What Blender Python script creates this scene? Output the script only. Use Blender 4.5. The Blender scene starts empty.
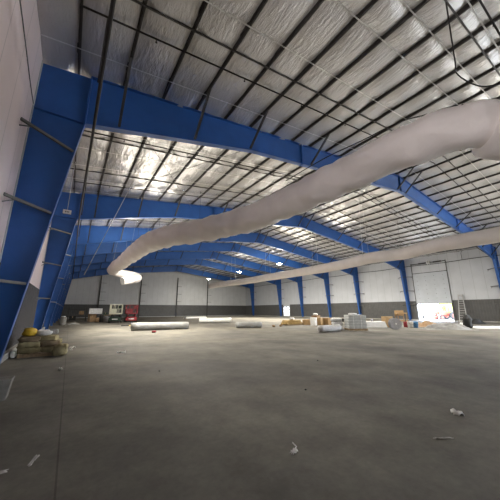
import bpy, math, random
from mathutils import Vector, Matrix, noise
random.seed(7)
R = math.radians
C = bpy.context.scene.collection
SC = bpy.context.scene
W, HE, HR, YF, YE = 45.77, 9.42, 12.33, -14.0, 67.7      # building width, eave, ridge, near end, far end
SL = (HR - HE) / (W / 2)
WZ = 2.84                                                # wainscot height
def roof(x): return HE + SL * min(x, W - x)

# ------------------------------------------------------------------ materials
def mat(name, col, rough=.7, metal=0, var=.12, scale=6., bump=0, bscale=30., col2=None, spec=.4, emit=None, coords='Object', detail=5):
    m = bpy.data.materials.new(name); m.use_nodes = True
    nt = m.node_tree; b = nt.nodes['Principled BSDF']; L = nt.links
    b.inputs['Roughness'].default_value = rough; b.inputs['Metallic'].default_value = metal
    b.inputs['Specular IOR Level'].default_value = spec
    tc = nt.nodes.new('ShaderNodeTexCoord')
    n = nt.nodes.new('ShaderNodeTexNoise'); n.inputs['Scale'].default_value = scale; n.inputs['Detail'].default_value = detail
    L.new(tc.outputs[coords], n.inputs['Vector'])
    r = nt.nodes.new('ShaderNodeValToRGB')
    c2 = col2 or tuple(c * (1 - 2 * var) for c in col)
    r.color_ramp.elements[0].position = .3; r.color_ramp.elements[1].position = .7
    r.color_ramp.elements[0].color = (*c2, 1); r.color_ramp.elements[1].color = (*col, 1)
    L.new(n.outputs['Fac'], r.inputs['Fac']); L.new(r.outputs['Color'], b.inputs['Base Color'])
    if bump:
        n2 = nt.nodes.new('ShaderNodeTexNoise'); n2.inputs['Scale'].default_value = bscale; n2.inputs['Detail'].default_value = 4
        L.new(tc.outputs[coords], n2.inputs['Vector'])
        bp = nt.nodes.new('ShaderNodeBump'); bp.inputs['Strength'].default_value = bump; bp.inputs['Distance'].default_value = .03
        L.new(n2.outputs['Fac'], bp.inputs['Height']); L.new(bp.outputs['Normal'], b.inputs['Normal'])
    if emit:
        b.inputs['Emission Color'].default_value = (*emit[0], 1); b.inputs['Emission Strength'].default_value = emit[1]
    return m
M = {}
M['blue'] = mat('blue steel paint', (.020, .090, .31), .45, 0, .08, 1.5)
M['dark'] = mat('dark primer steel', (.045, .041, .039), .6, 0, .2, 3)
M['pipe'] = mat('black pipe', (.025, .023, .023), .8, 0, .2, 5)
M['brace'] = mat('brace steel', (.13, .125, .12), .55, .1, .2, 5)
M['galv'] = mat('galvanised strap', (.5, .49, .48), .45, .3, .15, 8)
M['grey_strip'] = mat('grey flange', (.45, .45, .44), .6, 0, .1, 4)
M['duct'] = mat('duct wrap', (.83, .775, .76), .5, 0, .05, 1.3, 1., 3.2)
M['duct_end'] = mat('duct inside', (.22, .22, .22), .6)
M['white'] = mat('white plastic', (.78, .78, .77), .5, 0, .06, 5)
M['cream'] = mat('cream paint', (.70, .69, .55), .5, 0, .1, 6)
M['green'] = mat('dark green paint', (.02, .042, .03), .5, 0, .2, 6)
M['red'] = mat('red paint', (.27, .016, .024), .45, 0, .15, 6)
M['tractor'] = mat('orange red paint', (.50, .06, .03), .5, 0, .1, 5)
M['rubber'] = mat('black rubber', (.02, .02, .02), .8)
M['black'] = mat('black cable', (.012, .012, .012), .6)
M['card'] = mat('cardboard', (.42, .28, .14), .85, 0, .12, 7)
M['card2'] = mat('dark cardboard', (.28, .18, .10), .85, 0, .15, 7)
M['wood'] = mat('pallet wood', (.40, .29, .17), .85, 0, .2, 9)
M['sack'] = mat('woven sack', (.33, .28, .15), .85, 0, .25, 5, .4, 40)
M['sack2'] = mat('brown woven sack', (.22, .165, .10), .85, 0, .25, 5, .4, 40)
M['yellow'] = mat('yellow plastic', (.62, .40, .02), .5, 0, .15, 7, .4, 14)
M['bagwhite'] = mat('white bag', (.66, .66, .66), .45, 0, .15, 7, .5, 14)
M['conc'] = mat('rough concrete', (.2, .19, .17), .9, 0, .15, 7, .4, 25)
M['curb'] = mat('curb concrete', (.38, .37, .34), .9, 0, .12, 3, .3, 25)
M['roll'] = mat('grey wrapped roll', (.29, .29, .28), .5, 0, .12, 3, .4, 9)
M['rolldark'] = mat('dark grey roll', (.44, .43, .43), .6, 0, .12, 3, .4, 9)
M['rollwhite'] = mat('white wrapped roll', (.82, .82, .78), .5, 0, .06, 3, .3, 9)
M['blocks'] = mat('grey stacked panels', (.50, .52, .52), .6, 0, .1, 6, .2, 12)
M['tarp'] = mat('grey tarp', (.24, .24, .235), .6, 0, .2, 3, .6, 7)
M['orange'] = mat('orange wood', (.50, .34, .13), .7, 0, .15, 6)
M['paper'] = mat('scrap paper', (.80, .79, .77), .8, 0, .05, 9)
M['dusty'] = mat('dusty scrap', (.42, .40, .37), .85)
M['alu'] = mat('aluminium', (.40, .40, .40), .5, .3, .1, 6)
M['bluepl'] = mat('blue plastic', (.10, .28, .55), .5)
M['bush'] = mat('yellow green leaves', (.50, .62, .10), .8, 0, .25, 4)
M['tire'] = mat('grey drum', (.34, .34, .36), .6)
M['lens'] = mat('lamp lens', (.9, .9, .85), .4, emit=((1, .93, .78), 60))
M['doorpanel'] = mat('door panel', (.46, .49, .54), .5, 0, .05, 1.2)

def vinyl(name, col, axis, pitch, rough=.38, wr=.35):
    """white vinyl facing with seams and creases; seams every `pitch` along an object axis"""
    m = mat(name, col, rough, 0, .05, .8, spec=.5)
    nt = m.node_tree; L = nt.links; b = nt.nodes['Principled BSDF']
    tc = nt.nodes['Texture Coordinate']
    mp = nt.nodes.new('ShaderNodeMapping'); L.new(tc.outputs['Object'], mp.inputs['Vector'])
    mp.inputs['Scale'].default_value = (3.2, .8, 1) if axis == 'roof' else ((1, 1, .35))
    n = nt.nodes.new('ShaderNodeTexNoise'); n.inputs['Scale'].default_value = 2.2; n.inputs['Detail'].default_value = 7; n.inputs['Roughness'].default_value = .62
    L.new(mp.outputs['Vector'], n.inputs['Vector'])
    bp = nt.nodes.new('ShaderNodeBump'); bp.inputs['Strength'].default_value = wr; bp.inputs['Distance'].default_value = .06
    L.new(n.outputs['Fac'], bp.inputs['Height']); L.new(bp.outputs['Normal'], b.inputs['Normal'])
    if pitch:
        sx = nt.nodes.new('ShaderNodeSeparateXYZ'); L.new(tc.outputs['Object'], sx.inputs[0])
        md = nt.nodes.new('ShaderNodeMath'); md.operation = 'PINGPONG'; md.inputs[1].default_value = pitch / 2
        L.new(sx.outputs[axis], md.inputs[0])
        lt = nt.nodes.new('ShaderNodeMath'); lt.operation = 'LESS_THAN'; lt.inputs[1].default_value = .018
        L.new(md.outputs[0], lt.inputs[0])
        mx = nt.nodes.new('ShaderNodeMixRGB'); mx.blend_type = 'MULTIPLY'
        src = b.inputs['Base Color'].links[0].from_socket
        L.new(src, mx.inputs[1]); mx.inputs[2].default_value = (.72, .72, .72, 1); L.new(lt.outputs[0], mx.inputs[0])
        L.new(mx.outputs[0], b.inputs['Base Color'])
    return m
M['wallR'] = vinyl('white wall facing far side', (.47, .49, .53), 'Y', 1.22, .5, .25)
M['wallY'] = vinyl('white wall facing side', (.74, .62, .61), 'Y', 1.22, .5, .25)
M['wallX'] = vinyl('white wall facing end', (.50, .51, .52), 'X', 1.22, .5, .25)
M['ceil'] = vinyl('silver white roof facing', (.72, .71, .70), 'roof', 0, .24, 1.)
M['ceil'].node_tree.nodes['Principled BSDF'].inputs['Metallic'].default_value = .55
M['wains_left'] = mat('dark brown ribbed metal', (.055, .048, .046), .6, .1, .15, 2)
M['wains'] = mat('charcoal ribbed metal', (.085, .085, .085), .5, .2, .1, 2)

def floor_mat():
    m = bpy.data.materials.new('dusty concrete slab'); m.use_nodes = True
    nt = m.node_tree; L = nt.links; b = nt.nodes['Principled BSDF']; N = nt.nodes.new
    tc = N('ShaderNodeTexCoord')
    def noi(s, d=6, ro=.6, sc=(1, 1, 1)):
        mp = N('ShaderNodeMapping'); mp.inputs['Scale'].default_value = sc; L.new(tc.outputs['Object'], mp.inputs[0])
        n = N('ShaderNodeTexNoise'); n.inputs['Scale'].default_value = s; n.inputs['Detail'].default_value = d; n.inputs['Roughness'].default_value = ro
        L.new(mp.outputs[0], n.inputs['Vector']); return n.outputs['Fac']
    def ramp(f, p0, c0, p1, c1):
        r = N('ShaderNodeValToRGB'); e = r.color_ramp.elements
        e[0].position = p0; e[0].color = (*c0, 1); e[1].position = p1; e[1].color = (*c1, 1); L.new(f, r.inputs[0]); return r.outputs[0]
    def mix(mode, fac, a, c):
        x = N('ShaderNodeMixRGB'); x.blend_type = mode
        if isinstance(fac, float): x.inputs[0].default_value = fac
        else: L.new(fac, x.inputs[0])
        L.new(a, x.inputs[1])
        if isinstance(c, tuple): x.inputs[2].default_value = (*c, 1)
        else: L.new(c, x.inputs[2])
        return x.outputs[0]
    base = ramp(noi(.22, 7), .33, (.098, .093, .087), .68, (.190, .180, .152))
    sm = ramp(noi(.8, 9, .7, (1, .8, 1)), .38, (.74, .73, .71), .72, (1.3, 1.28, 1.23))
    col = mix('MULTIPLY', 1., base, sm)
    fine = ramp(noi(14, 5, .7), .3, (.88, .88, .88), .7, (1.06, 1.06, 1.06)); col = mix('MULTIPLY', 1., col, fine)
    reddish = ramp(noi(.35, 4, .5), .55, (0, 0, 0), .75, (.5, .5, .5)); col = mix('MULTIPLY', reddish, col, (1.05, .93, .86))
    sx = N('ShaderNodeSeparateXYZ'); L.new(tc.outputs['Object'], sx.inputs[0])
    for ax, off, pitch in (('X', 1.8, 7.6), ('Y', 11.2, 15.2)):
        a = N('ShaderNodeMath'); a.operation = 'SUBTRACT'; a.inputs[1].default_value = off; L.new(sx.outputs[ax], a.inputs[0])
        p = N('ShaderNodeMath'); p.operation = 'PINGPONG'; p.inputs[1].default_value = pitch / 2; L.new(a.outputs[0], p.inputs[0])
        l = N('ShaderNodeMath'); l.operation = 'LESS_THAN'; l.inputs[1].default_value = .009; L.new(p.outputs[0], l.inputs[0])
        col = mix('MULTIPLY', l.outputs[0], col, (.66, .65, .63))
    L.new(col, b.inputs['Base Color'])
    rr = ramp(noi(.5, 6), .3, (.75, .75, .75), .7, (.9, .9, .9)); L.new(rr, b.inputs['Roughness'])
    b.inputs['Specular IOR Level'].default_value = .2
    bp = N('ShaderNodeBump'); bp.inputs['Strength'].default_value = .15; bp.inputs['Distance'].default_value = .02
    L.new(noi(9, 6, .7), bp.inputs['Height']); L.new(bp.outputs[0], b.inputs['Normal'])
    return m
M['floor'] = floor_mat()
M['ground'] = mat('yard gravel', (.62, .60, .55), .9, 0, .1, .6)
def glass():
    m = bpy.data.materials.new('window glass'); m.use_nodes = True
    b = m.node_tree.nodes['Principled BSDF']; b.inputs['Transmission Weight'].default_value = 1; b.inputs['Roughness'].default_value = .05; b.inputs['IOR'].default_value = 1.05
    return m
M['glass'] = glass()

# ------------------------------------------------------------------ mesh builder
class MB:
    def __init__(s): s.v = []; s.f = []; s.mi = []
    def add(s, vs, fs, mi=0):
        o = len(s.v); s.v += [tuple(v) for v in vs]; s.f += [tuple(i + o for i in f) for f in fs]; s.mi += [mi] * len(fs); return s
    def box(s, lo, hi, mi=0):
        x0, y0, z0 = lo; x1, y1, z1 = hi
        return s.add([(x0, y0, z0), (x1, y0, z0), (x1, y1, z0), (x0, y1, z0), (x0, y0, z1), (x1, y0, z1), (x1, y1, z1), (x0, y1, z1)],
                     [(0, 3, 2, 1), (4, 5, 6, 7), (0, 1, 5, 4), (1, 2, 6, 5), (2, 3, 7, 6), (3, 0, 4, 7)], mi)
    def bar(s, a, b, w, h=None, mi=0, up=(0, 0, 1)):
        """rectangular bar from a to b"""
        a = Vector(a); b = Vector(b); h = h or w; d = (b - a).normalized(); u = Vector(up)
        if abs(d.dot(u)) > .98: u = Vector((1, 0, 0))
        x = d.cross(u).normalized(); y = x.cross(d)
        vs = [p + x * (sx * w / 2) + y * (sy * h / 2) for p in (a, b) for sx, sy in ((-1, -1), (1, -1), (1, 1), (-1, 1))]
        return s.add(vs, [(3, 2, 1, 0), (4, 5, 6, 7), (0, 1, 5, 4), (1, 2, 6, 5), (2, 3, 7, 6), (3, 0, 4, 7)], mi)
    def tube(s, pts, r, n=10, caps=True, mi=0, jit=0):
        pts = [Vector(p) for p in pts]; k = len(pts); rs = r if isinstance(r, (list, tuple)) else [r] * k
        t = [(pts[min(i + 1, k - 1)] - pts[max(i - 1, 0)]).normalized() for i in range(k)]
        u = Vector((0, 0, 1)) if abs(t[0].z) < .9 else Vector((1, 0, 0)); vs = []
        for i in range(k):
            u = (u - t[i] * u.dot(t[i])).normalized(); w = t[i].cross(u)
            for j in range(n):
                a = 2 * math.pi * j / n; rr = rs[i]
                d = u * math.cos(a) + w * math.sin(a)
                if jit: rr *= 1 + jit * noise.noise((pts[i] + d * rr) * 1.6)
                vs.append(pts[i] + d * rr)
        fs = [(i * n + j, i * n + (j + 1) % n, (i + 1) * n + (j + 1) % n, (i + 1) * n + j) for i in range(k - 1) for j in range(n)]
        if caps: fs += [tuple(range(n - 1, -1, -1)), tuple(range((k - 1) * n, k * n))]
        return s.add(vs, fs, mi)
    def cyl(s, a, b, r, n=14, mi=0, r1=None): return s.tube([a, b], [r, r if r1 is None else r1], n, True, mi)
    def prism(s, poly, y0, y1, mi=0):
        """polygon in XZ extruded along Y"""
        n = len(poly); vs = [(x, y0, z) for x, z in poly] + [(x, y1, z) for x, z in poly]
        fs = [tuple(range(n)), tuple(range(2 * n - 1, n - 1, -1))] + [(i + n, (i + 1) % n + n, (i + 1) % n, i) for i in range(n)]
        return s.add(vs, fs, mi)
    def blob(s, c, sz, e=.45, nu=16, nv=10, jit=.06, seed=0, flat=None, mi=0, freq=2.2):
        """superellipsoid with lumps: sacks, bags, heaps"""
        sg = lambda q, p: math.copysign(abs(q) ** p, q); vs = []; fs = []
        for i in range(nv + 1):
            ph = -math.pi / 2 + math.pi * i / nv
            for j in range(nu):
                th = 2 * math.pi * j / nu
                p = Vector((sg(math.cos(ph), e) * sg(math.cos(th), e), sg(math.cos(ph), e) * sg(math.sin(th), e), sg(math.sin(ph), e)))
                k = 1 + jit * noise.noise(p * freq + Vector((seed * 3.7, seed * 1.3, 0))) * 2
                q = Vector((p.x * sz[0] / 2 * k, p.y * sz[1] / 2 * k, p.z * sz[2] / 2 * k))
                if flat is not None: q.z = max(q.z, flat)
                vs.append(q + Vector(c))
        for i in range(nv):
            for j in range(nu):
                fs.append((i * nu + j, i * nu + (j + 1) % nu, (i + 1) * nu + (j + 1) % nu, (i + 1) * nu + j))
        return s.add(vs, fs, mi)
    def heap(s, sx, sy, h, n=18, seed=0, mi=0):
        """a draped lumpy heap standing on z=0"""
        vs = []; fs = []
        for i in range(n + 1):
            for j in range(n + 1):
                u = i / n * 2 - 1; v = j / n * 2 - 1; r = min(1, math.hypot(u, v))
                fall = (1 - r ** 2.2)
                q = .65 + .9 * noise.noise(Vector((u * 1.8 + seed * 5, v * 1.8, seed))) + .35 * noise.noise(Vector((u * 5, v * 5 + seed, 3)))
                vs.append((u * sx / 2 * (1 + .12 * noise.noise(Vector((v * 2, seed, 0)))), v * sy / 2, max(.004, h * fall * q)))
        for i in range(n):
            for j in range(n): fs.append((i * (n + 1) + j, (i + 1) * (n + 1) + j, (i + 1) * (n + 1) + j + 1, i * (n + 1) + j + 1))
        return s.add(vs, fs, mi)
    def build(s, name, m, parent=None, smooth=False, bevel=0, loc=None, rot=None):
        me = bpy.data.meshes.new(name); me.from_pydata(s.v, [], s.f); me.validate()
        for x in (m if isinstance(m, (list, tuple)) else [m]): me.materials.append(x)
        if len(me.polygons) == len(s.mi): me.polygons.foreach_set('material_index', s.mi)
        if smooth: me.polygons.foreach_set('use_smooth', [True] * len(me.polygons))
        o = bpy.data.objects.new(name, me); C.objects.link(o)
        if parent: o.parent = parent
        if loc is not None: o.location = loc
        if rot is not None: o.rotation_euler = (0, 0, rot)
        if bevel:
            b = o.modifiers.new('bevel', 'BEVEL'); b.width = bevel; b.segments = 2; b.limit_method = 'ANGLE'
        return o
def tag(o, label, cat, group=None, kind=None):
    o['label'] = label; o['category'] = cat
    if group: o['group'] = group
    if kind: o['kind'] = kind
    return o
def struct(o): o['kind'] = 'structure'; return o
def thing(name, label, cat, loc=(0, 0, 0), rotz=0, group=None):
    o = bpy.data.objects.new(name, None); C.objects.link(o); o.empty_display_size = .3
    o.location = loc; o.rotation_euler = (0, 0, rotz)
    return tag(o, label, cat, group)
def kids(o): return [c for c in list(C.objects) if c.parent == o]
def copy_tree(o, parent=None):
    c = o.copy(); C.objects.link(c); c.parent = parent
    for ch in kids(o): copy_tree(ch, c)
    return c
ORD = ['first', 'second', 'third', 'fourth', 'fifth', 'sixth', 'seventh', 'eighth', 'ninth', 'tenth', 'eleventh', 'twelfth', 'thirteenth', 'fourteenth',
       'fifteenth', 'sixteenth', 'seventeenth', 'eighteenth', 'nineteenth', 'twentieth'] + ['twenty-' + s for s in ('first', 'second', 'third', 'fourth', 'fifth',
       'sixth', 'seventh', 'eighth', 'ninth')] + ['thirtieth'] + ['thirty-' + s for s in ('first', 'second', 'third', 'fourth', 'fifth', 'sixth', 'seventh', 'eighth', 'ninth')] + ['fortieth', 'forty-first', 'forty-second']

# ------------------------------------------------------------------ setting
PX = [.95 + 1.42 * k for k in range(16)]; PX = PX + [W - x for x in reversed(PX)]
STRAPS = [1.3, 2.35, 3.35, 5.2, 8.35] + [10.5 + 1.93 * k for k in range(30) if 10.5 + 1.93 * k < YE - .3]
FY = [9.445, 20.7, 29.2, 36.0, 43.7, 51.2, 63.3]

mb = MB(); mb.add([(0, YF, 0), (W, YF, 0), (W, YE, 0), (0, YE, 0)], [(0, 1, 2, 3)]); struct(mb.build('floor', M['floor']))
mb = MB(); mb.add([(W, -40, -.03), (150, -40, -.03), (150, 120, -.03), (W, 120, -.03)], [(0, 1, 2, 3)]); struct(mb.build('ground', M['ground']))
D0, D1, DZ = 15.05, 19.5, 7.0                            # big door on the right wall
V0, V1, VB, VT = 48.3, 50.4, .12, 2.3                    # glazed opening far down the right wall
N0, N1, NZ = -12.5, -.5, 8.0                             # unseen opening added to let daylight in, right wall behind the camera
def wall_x(x0, x1, z0, z1, holes, mbx):
    ys = sorted({YF, YE} | {h[0] for h in holes} | {h[1] for h in holes})
    for a, b in zip(ys, ys[1:]):
        h = next((h for h in holes if h[0] <= a and b <= h[1]), None)
        segs = [(z0, z1)] if not h else [(z0, max(z0, h[2])), (min(z1, max(h[3], z0)), z1)]
        for s0, s1 in segs:
            if s1 - s0 > .01: mbx.box((x0, a, s0), (x1, b, s1))
HOLES = [(D0, D1, 0, DZ), (V0, V1, VB, VT), (N0, N1, 0, NZ)]
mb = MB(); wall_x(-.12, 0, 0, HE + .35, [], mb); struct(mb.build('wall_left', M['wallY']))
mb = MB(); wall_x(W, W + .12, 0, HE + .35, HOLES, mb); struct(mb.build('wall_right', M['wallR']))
gab = [(0, 0), (W, 0), (W, HE + .3), (W / 2, HR + .3), (0, HE + .3)]
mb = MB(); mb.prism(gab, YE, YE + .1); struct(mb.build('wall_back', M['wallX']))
G0, G1, GZ = 7., 9., 2.1                               # unseen opening added to light the duct, near end wall behind the camera
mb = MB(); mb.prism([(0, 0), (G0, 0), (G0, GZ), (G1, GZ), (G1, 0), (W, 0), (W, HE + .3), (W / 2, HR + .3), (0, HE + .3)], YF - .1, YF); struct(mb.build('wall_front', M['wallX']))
mb = MB(); mb.add([(-20, -60, -.03), (W, -60, -.03), (W, YF, -.03), (-20, YF, -.03)], [(0, 1, 2, 3)]); struct(mb.build('ground_front', M['ground']))
def ribs(a, b, n_out, z0, z1, gaps=(), axis='y', base=0):
    """ribbed metal sheet along one axis, a rib every 0.3 m"""
    m = MB(); t = a
    while t < b - .01:
        e = min(t + .3, b)
        if not any(g0 < (t + e) / 2 < g1 for g0, g1 in gaps):
            prof = [(t, 0), (t + .2, 0), (t + .225, .03), (t + .275, .03), (e, 0)]
            for (p0, d0), (p1, d1) in zip(prof, prof[1:]):
                q = [(p0, d0, z0), (p1, d1, z0), (p1, d1, z1), (p0, d0, z1)]
                m.add([(base + n_out * (d + .012), p, z) if axis == 'y' else (p, base + n_out * (d + .012), z) for p, d, z in q], [(0, 1, 2, 3)])
        t = e
    return m
struct(ribs(YF, YE, 1, .22, WZ).build('trim_1', M['wains_left']))
struct(ribs(YF, YE, -1, .12, WZ, [(D0, D1), (V0 - .1, V1 + .1), (N0, N1)], base=W).build('trim_2', M['wains']))
struct(ribs(0, W, -1, .1, WZ, axis='x', base=YE).build('trim_3', M['wains']))
mb = MB(); mb.box((0, YF, 0), (.16, YE, .22)); struct(mb.build('baseboard_left', M['curb'], bevel=.01))
mb = MB()
for a, b in ((YF, N0), (N1, D0), (D1, YE)): mb.box((W - .1, a, 0), (W, b, .12))
struct(mb.build('baseboard_right', M['curb']))
# the roof insulation, sagging in pillows between purlins and straps
xs = [-.15] + PX + [W + .15]; gx = []
for i, (a, b) in enumerate(zip(xs, xs[1:])):
    for k in range(6): gx.append((a + (b - a) * k / 6, k / 6))
gx.append((W + .15, 0)); SY = [YF, -12, -10, -8, -6, -4.2, -2.4, -.6] + STRAPS + [YE]; gy = []
for a, b in zip(SY, SY[1:]):
    for k in range(6): gy.append((a + (b - a) * k / 6, k / 6))
gy.append((YE, 0)); vs = []; ny = len(gy)
for x, u in gx:
    for y, v in gy:
        s = math.sin(math.pi * u) ** .6 * (.15 + .85 * math.sin(math.pi * v) ** .5) * (.15 + .035 * noise.noise(Vector((x * .7, y * .35, 0)))) + (.015 * noise.noise(Vector((x * 2.3, y * 1.2, 4))))
        vs.append((x, y, roof(x) + .127 - s))
mb = MB(); mb.add(vs, [(i * ny + j, i * ny + j + 1, (i + 1) * ny + j + 1, (i + 1) * ny + j) for i in range(len(gx) - 1) for j in range(ny - 1)])
struct(mb.build('ceiling', M['ceil'], smooth=True))

# big sectional door, half raised
dr = bpy.data.objects.new('door_1', None); C.objects.link(dr); dr.location = (W, D0, 0); struct(dr); dw = D1 - D0
zs = [2.4 + (DZ - 2.4) * k / 7 for k in range(8)]
for a, b in zip(zs, zs[1:]):
    m = MB(); m.box((-.07, -.05, a + .001), (-.02, dw + .05, b))
    for yy in (.5, 1.65, 2.8, 3.95): m.box((-.085, yy - .03, a + .1), (-.07, yy + .03, a + .18), 1)
    m.build('door_section', [M['doorpanel'], M['brace']], dr)
m = MB(); m.box((-.09, -.04, 2.34), (-.02, dw + .04, 2.41)); m.build('bottom_seal', M['rubber'], dr)
m = MB(); m.box((-.1, -.1, DZ - .03), (-.02, dw + .1, DZ + .05)); m.build('top_seal', M['dark'], dr)
for yy in (-.14, dw + .08):
    m = MB(); m.box((-.12, yy, 0), (-.03, yy + .06, 8.6)); m.build('track', M['brace'], dr)
m = MB(); m.tube([(-.2, -.1, 8.45), (-.2, dw + .1, 8.45)], .045)
m.build('torsion_shaft', M['dark'], dr, True)
for yy in (.9, 2.9):
    m = MB(); m.cyl((-.2, yy - .5, 8.45), (-.2, yy + .5, 8.45), .1); m.build('spring', M['dark'], dr, True)
m = MB(); m.cyl((-.2, dw / 2 - .35, 8.45), (-.2, dw / 2 - .28, 8.45), .28); m.cyl((-.2, dw / 2 - .1, 8.45), (-.2, dw / 2 - .03, 8.45), .28); m.build('cable_drum', M['white'], dr, True)
# glazed opening far along the right wall
wn = bpy.data.objects.new('window_1', None); C.objects.link(wn); wn.location = (W, V0, 0); struct(wn); ww = V1 - V0
m = MB()
for yy in (0, ww / 2 - .07, ww - .14): m.box((-.06, yy, VB), (.08, yy + .14, VT))
for z in (VB, .85, 1.55, VT - .08): m.box((-.055, .02, z), (.075, ww - .02, z + .13))
m.build('window_frame', M['white'], wn)
m = MB(); m.box((.01, .05, VB + .05), (.018, ww - .05, VT - .05)); m.build('pane', M['glass'], wn)

# ------------------------------------------------------------------ rigid frames
BOT = [(1.36, 7.69), (8.1, 9.2), (15., 10.05), (W / 2, 10.93)]
def bot(x):
    x = min(x, W - x)
    for (a, za), (b, zb) in zip(BOT, BOT[1:]):
        if x <= b: return za + (zb - za) * (x - a) / (b - a)
    return BOT[-1][1]
def mir(mbx, right):
    if right:
        mbx.v = [(W - x, y, z) for x, y, z in mbx.v]; mbx.f = [tuple(reversed(f)) for f in mbx.f]
    return mbx
def make_frame(label):
    t = thing('rigid_frame', label, 'steel frame', (0, FY[0], 0), 0, 'blue portal frames across the hall')
    for rt in (False, True):
        m = MB(); m.prism([(0.02, .03), (.36, .03), (1.36, 7.69), (1.36, roof(1.36) - .02), (.02, roof(.02) - .02)], -.008, .008)
        m.bar((.36, 0, .03), (1.36, 0, 7.69), .26, .022, up=(-1, 0, .13))
        m.box((.03, -.12, 7.68), (1.36, .12, 7.70)); m.box((1.335, -.13, 7.5), (1.36, .13, roof(1.36) - .03))
        col = mir(m, rt).build('column', M['blue'], t)
        m = MB(); m.box((0, -.14, .03), (.02, .14, roof(0) - .03)); mir(m, rt).build('outer_flange', M['grey_strip'] if not rt else M['blue'], col)
        m = MB(); m.box((-.0, -.14, 0), (.42, .14, .025)); mir(m, rt).build('base_plate', M['blue'], col)
        m = MB(); m.prism([(1.36, BOT[0][1])] + BOT[1:] + [(W / 2, roof(W / 2) - .02), (1.36, roof(1.36) - .02)], -.008, .008)
        for (a, za), (b, zb) in zip(BOT, BOT[1:]): m.bar((a, 0, za), (b + .01, 0, zb), .26, .022)
        m.bar((1.36, 0, roof(1.36) - .012), (W / 2, 0, roof(W / 2) - .012), .26, .022)
        for xx in (1.372, 11.6, W / 2 - .013): m.box((xx - .013, -.13, bot(xx) - .05), (xx + .013, .13, roof(xx) - .03))
        mir(m, rt).build('rafter', M['blue'], t)
        for z in (2.31, 4.41, 6.57):
            xi = .36 + (z / 7.69) * 1.0 - .05
            for sy in (-1, 1):
                m = MB(); m.bar((.0, sy * 1.1, z), (xi, sy * .1, z), .07, .07); m.bar((0, sy * 1.1, z - .2), (.25, sy * .87, z), .03)
                mir(m, rt).build('flange_brace', M['brace'], t)
        for k in (1, 3, 5, 8, 11, 15):
            x = PX[k]
            for sy in (-1, 1):
                m = MB(); m.bar((x, sy * 1.5, roof(x) - .01), (x, sy * .1, bot(x) + .08), .085, .085, up=(1, 0, 0)); mir(m, rt).build('flange_brace', M['dark'], t)
    return t
FLAB = ['nearest blue portal frame, its column against the white left wall', 'second blue portal frame from the camera, right column just beyond the raised door',
        'third blue portal frame from the camera, its right column behind the wrapped grey pallet', 'fourth blue portal frame from the camera, its right column behind the boxed pallets',
        'fifth blue portal frame from the camera, right column beyond the boxed pallets', 'sixth blue portal frame from the camera, right column beside the bright window',
        'farthest blue portal frame, close to the end wall']
f0 = make_frame(FLAB[0])
for i in range(1, 7):
    c = copy_tree(f0); c.location = (0, FY[i], 0); c['label'] = FLAB[i]
# end wall posts
EC = [6.8, 15.4, 24.4, 33.0]
EL = ['dark end wall post farthest left, behind the storage pile', 'dark end wall post above the red scissor lift', 'dark end wall post in the middle, between the two inner posts', 'dark end wall post nearest the right corner, below a lit lamp']
pt = thing('wall_post', EL[0], 'steel post', (EC[0], YE - .16, 0), 0, 'dark posts of the end wall')
m = MB(); m.box((-.1, -.1, 0), (.1, -.08, 9.9)); m.box((-.1, .08, 0), (.1, .1, 9.9)); m.box((-.01, -.08, 0), (.01, .08, 9.9)); m.build('shaft', M['dark'], pt)
for z in (3.7, 5.6, 7.6):
    m = MB(); m.bar((.05, -.05, z), (1.2, .1, z), .06); m.build('brace', M['dark'], pt)
for i in range(1, 4): c = copy_tree(pt); c.location.x = EC[i]; c['label'] = EL[i]

# ------------------------------------------------------------------ roof members
m = MB(); L_ = YE - YF
m.box((-.008, 0, 0), (.008, L_, .12)); m.box((-.008, 0, 0), (.06, L_, .01)); m.box((-.06, 0, .11), (.008, L_, .12))
pur = m.build('purlin', M['dark'])
for i, x in enumerate(PX):
    o = pur if i == 0 else pur.copy()
    if i: C.objects.link(o)
    o.location = (x, YF, roof(x))
    tag(o, 'dark steel purlin running the length of the roof, %s from the %s eave' % ((ORD[i], 'left') if i < 16 else (ORD[31 - i], 'right')), 'purlin', 'roof purlins')
def across(w, h, off, mt, name):
    m = MB()
    for a, b in ((.02, W / 2), (W / 2, W - .02)): m.bar((a, 0, roof(a) + off), (b, 0, roof(b) + off), w, h)
    return m.build(name, mt)
st = across(.04, .006, -.008, M['galv'], 'insulation_strap')
for i, y in enumerate(STRAPS):
    o = st if i == 0 else st.copy()
    if i: C.objects.link(o)
    o.location = (0, y, 0)
    tag(o, 'thin pale strap holding up the roof insulation, %s one away from the camera' % ORD[i], 'strap', 'roof insulation straps')
BR = [1.65, 6.12, 13.2, 16.9] + [a + (b - a) * q for a, b in zip(FY[1:], FY[2:] + [YE]) for q in (.33, .67)][:11]
br = across(.05, .05, -.012, M['dark'], 'bridging_bar')
for i, y in enumerate(BR):
    o = br if i == 0 else br.copy()
    if i: C.objects.link(o)
    o.location = (0, y, 0)
    tag(o, 'dark bridging bar set between the roof purlins, %s one away from the camera' % ORD[i], 'roof bar', 'bridging bars between purlins')
SPR = [1.08, 6.85, 12.65, 18.5, 24.4, 32.5, 39.8, 47.5, 56.5]
sp = thing('sprinkler_pipe', 'x', 'pipe', (0, 0, 0), 0, 'sprinkler branch pipes under the roof')
m = MB(); m.tube([(.97, 0, roof(.97) - .1), (W / 2, 0, roof(W / 2) - .1), (W - 1, 0, roof(W - 1) - .1)], .028, 8); m.build('pipe_run', M['pipe'], sp, True)
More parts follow.
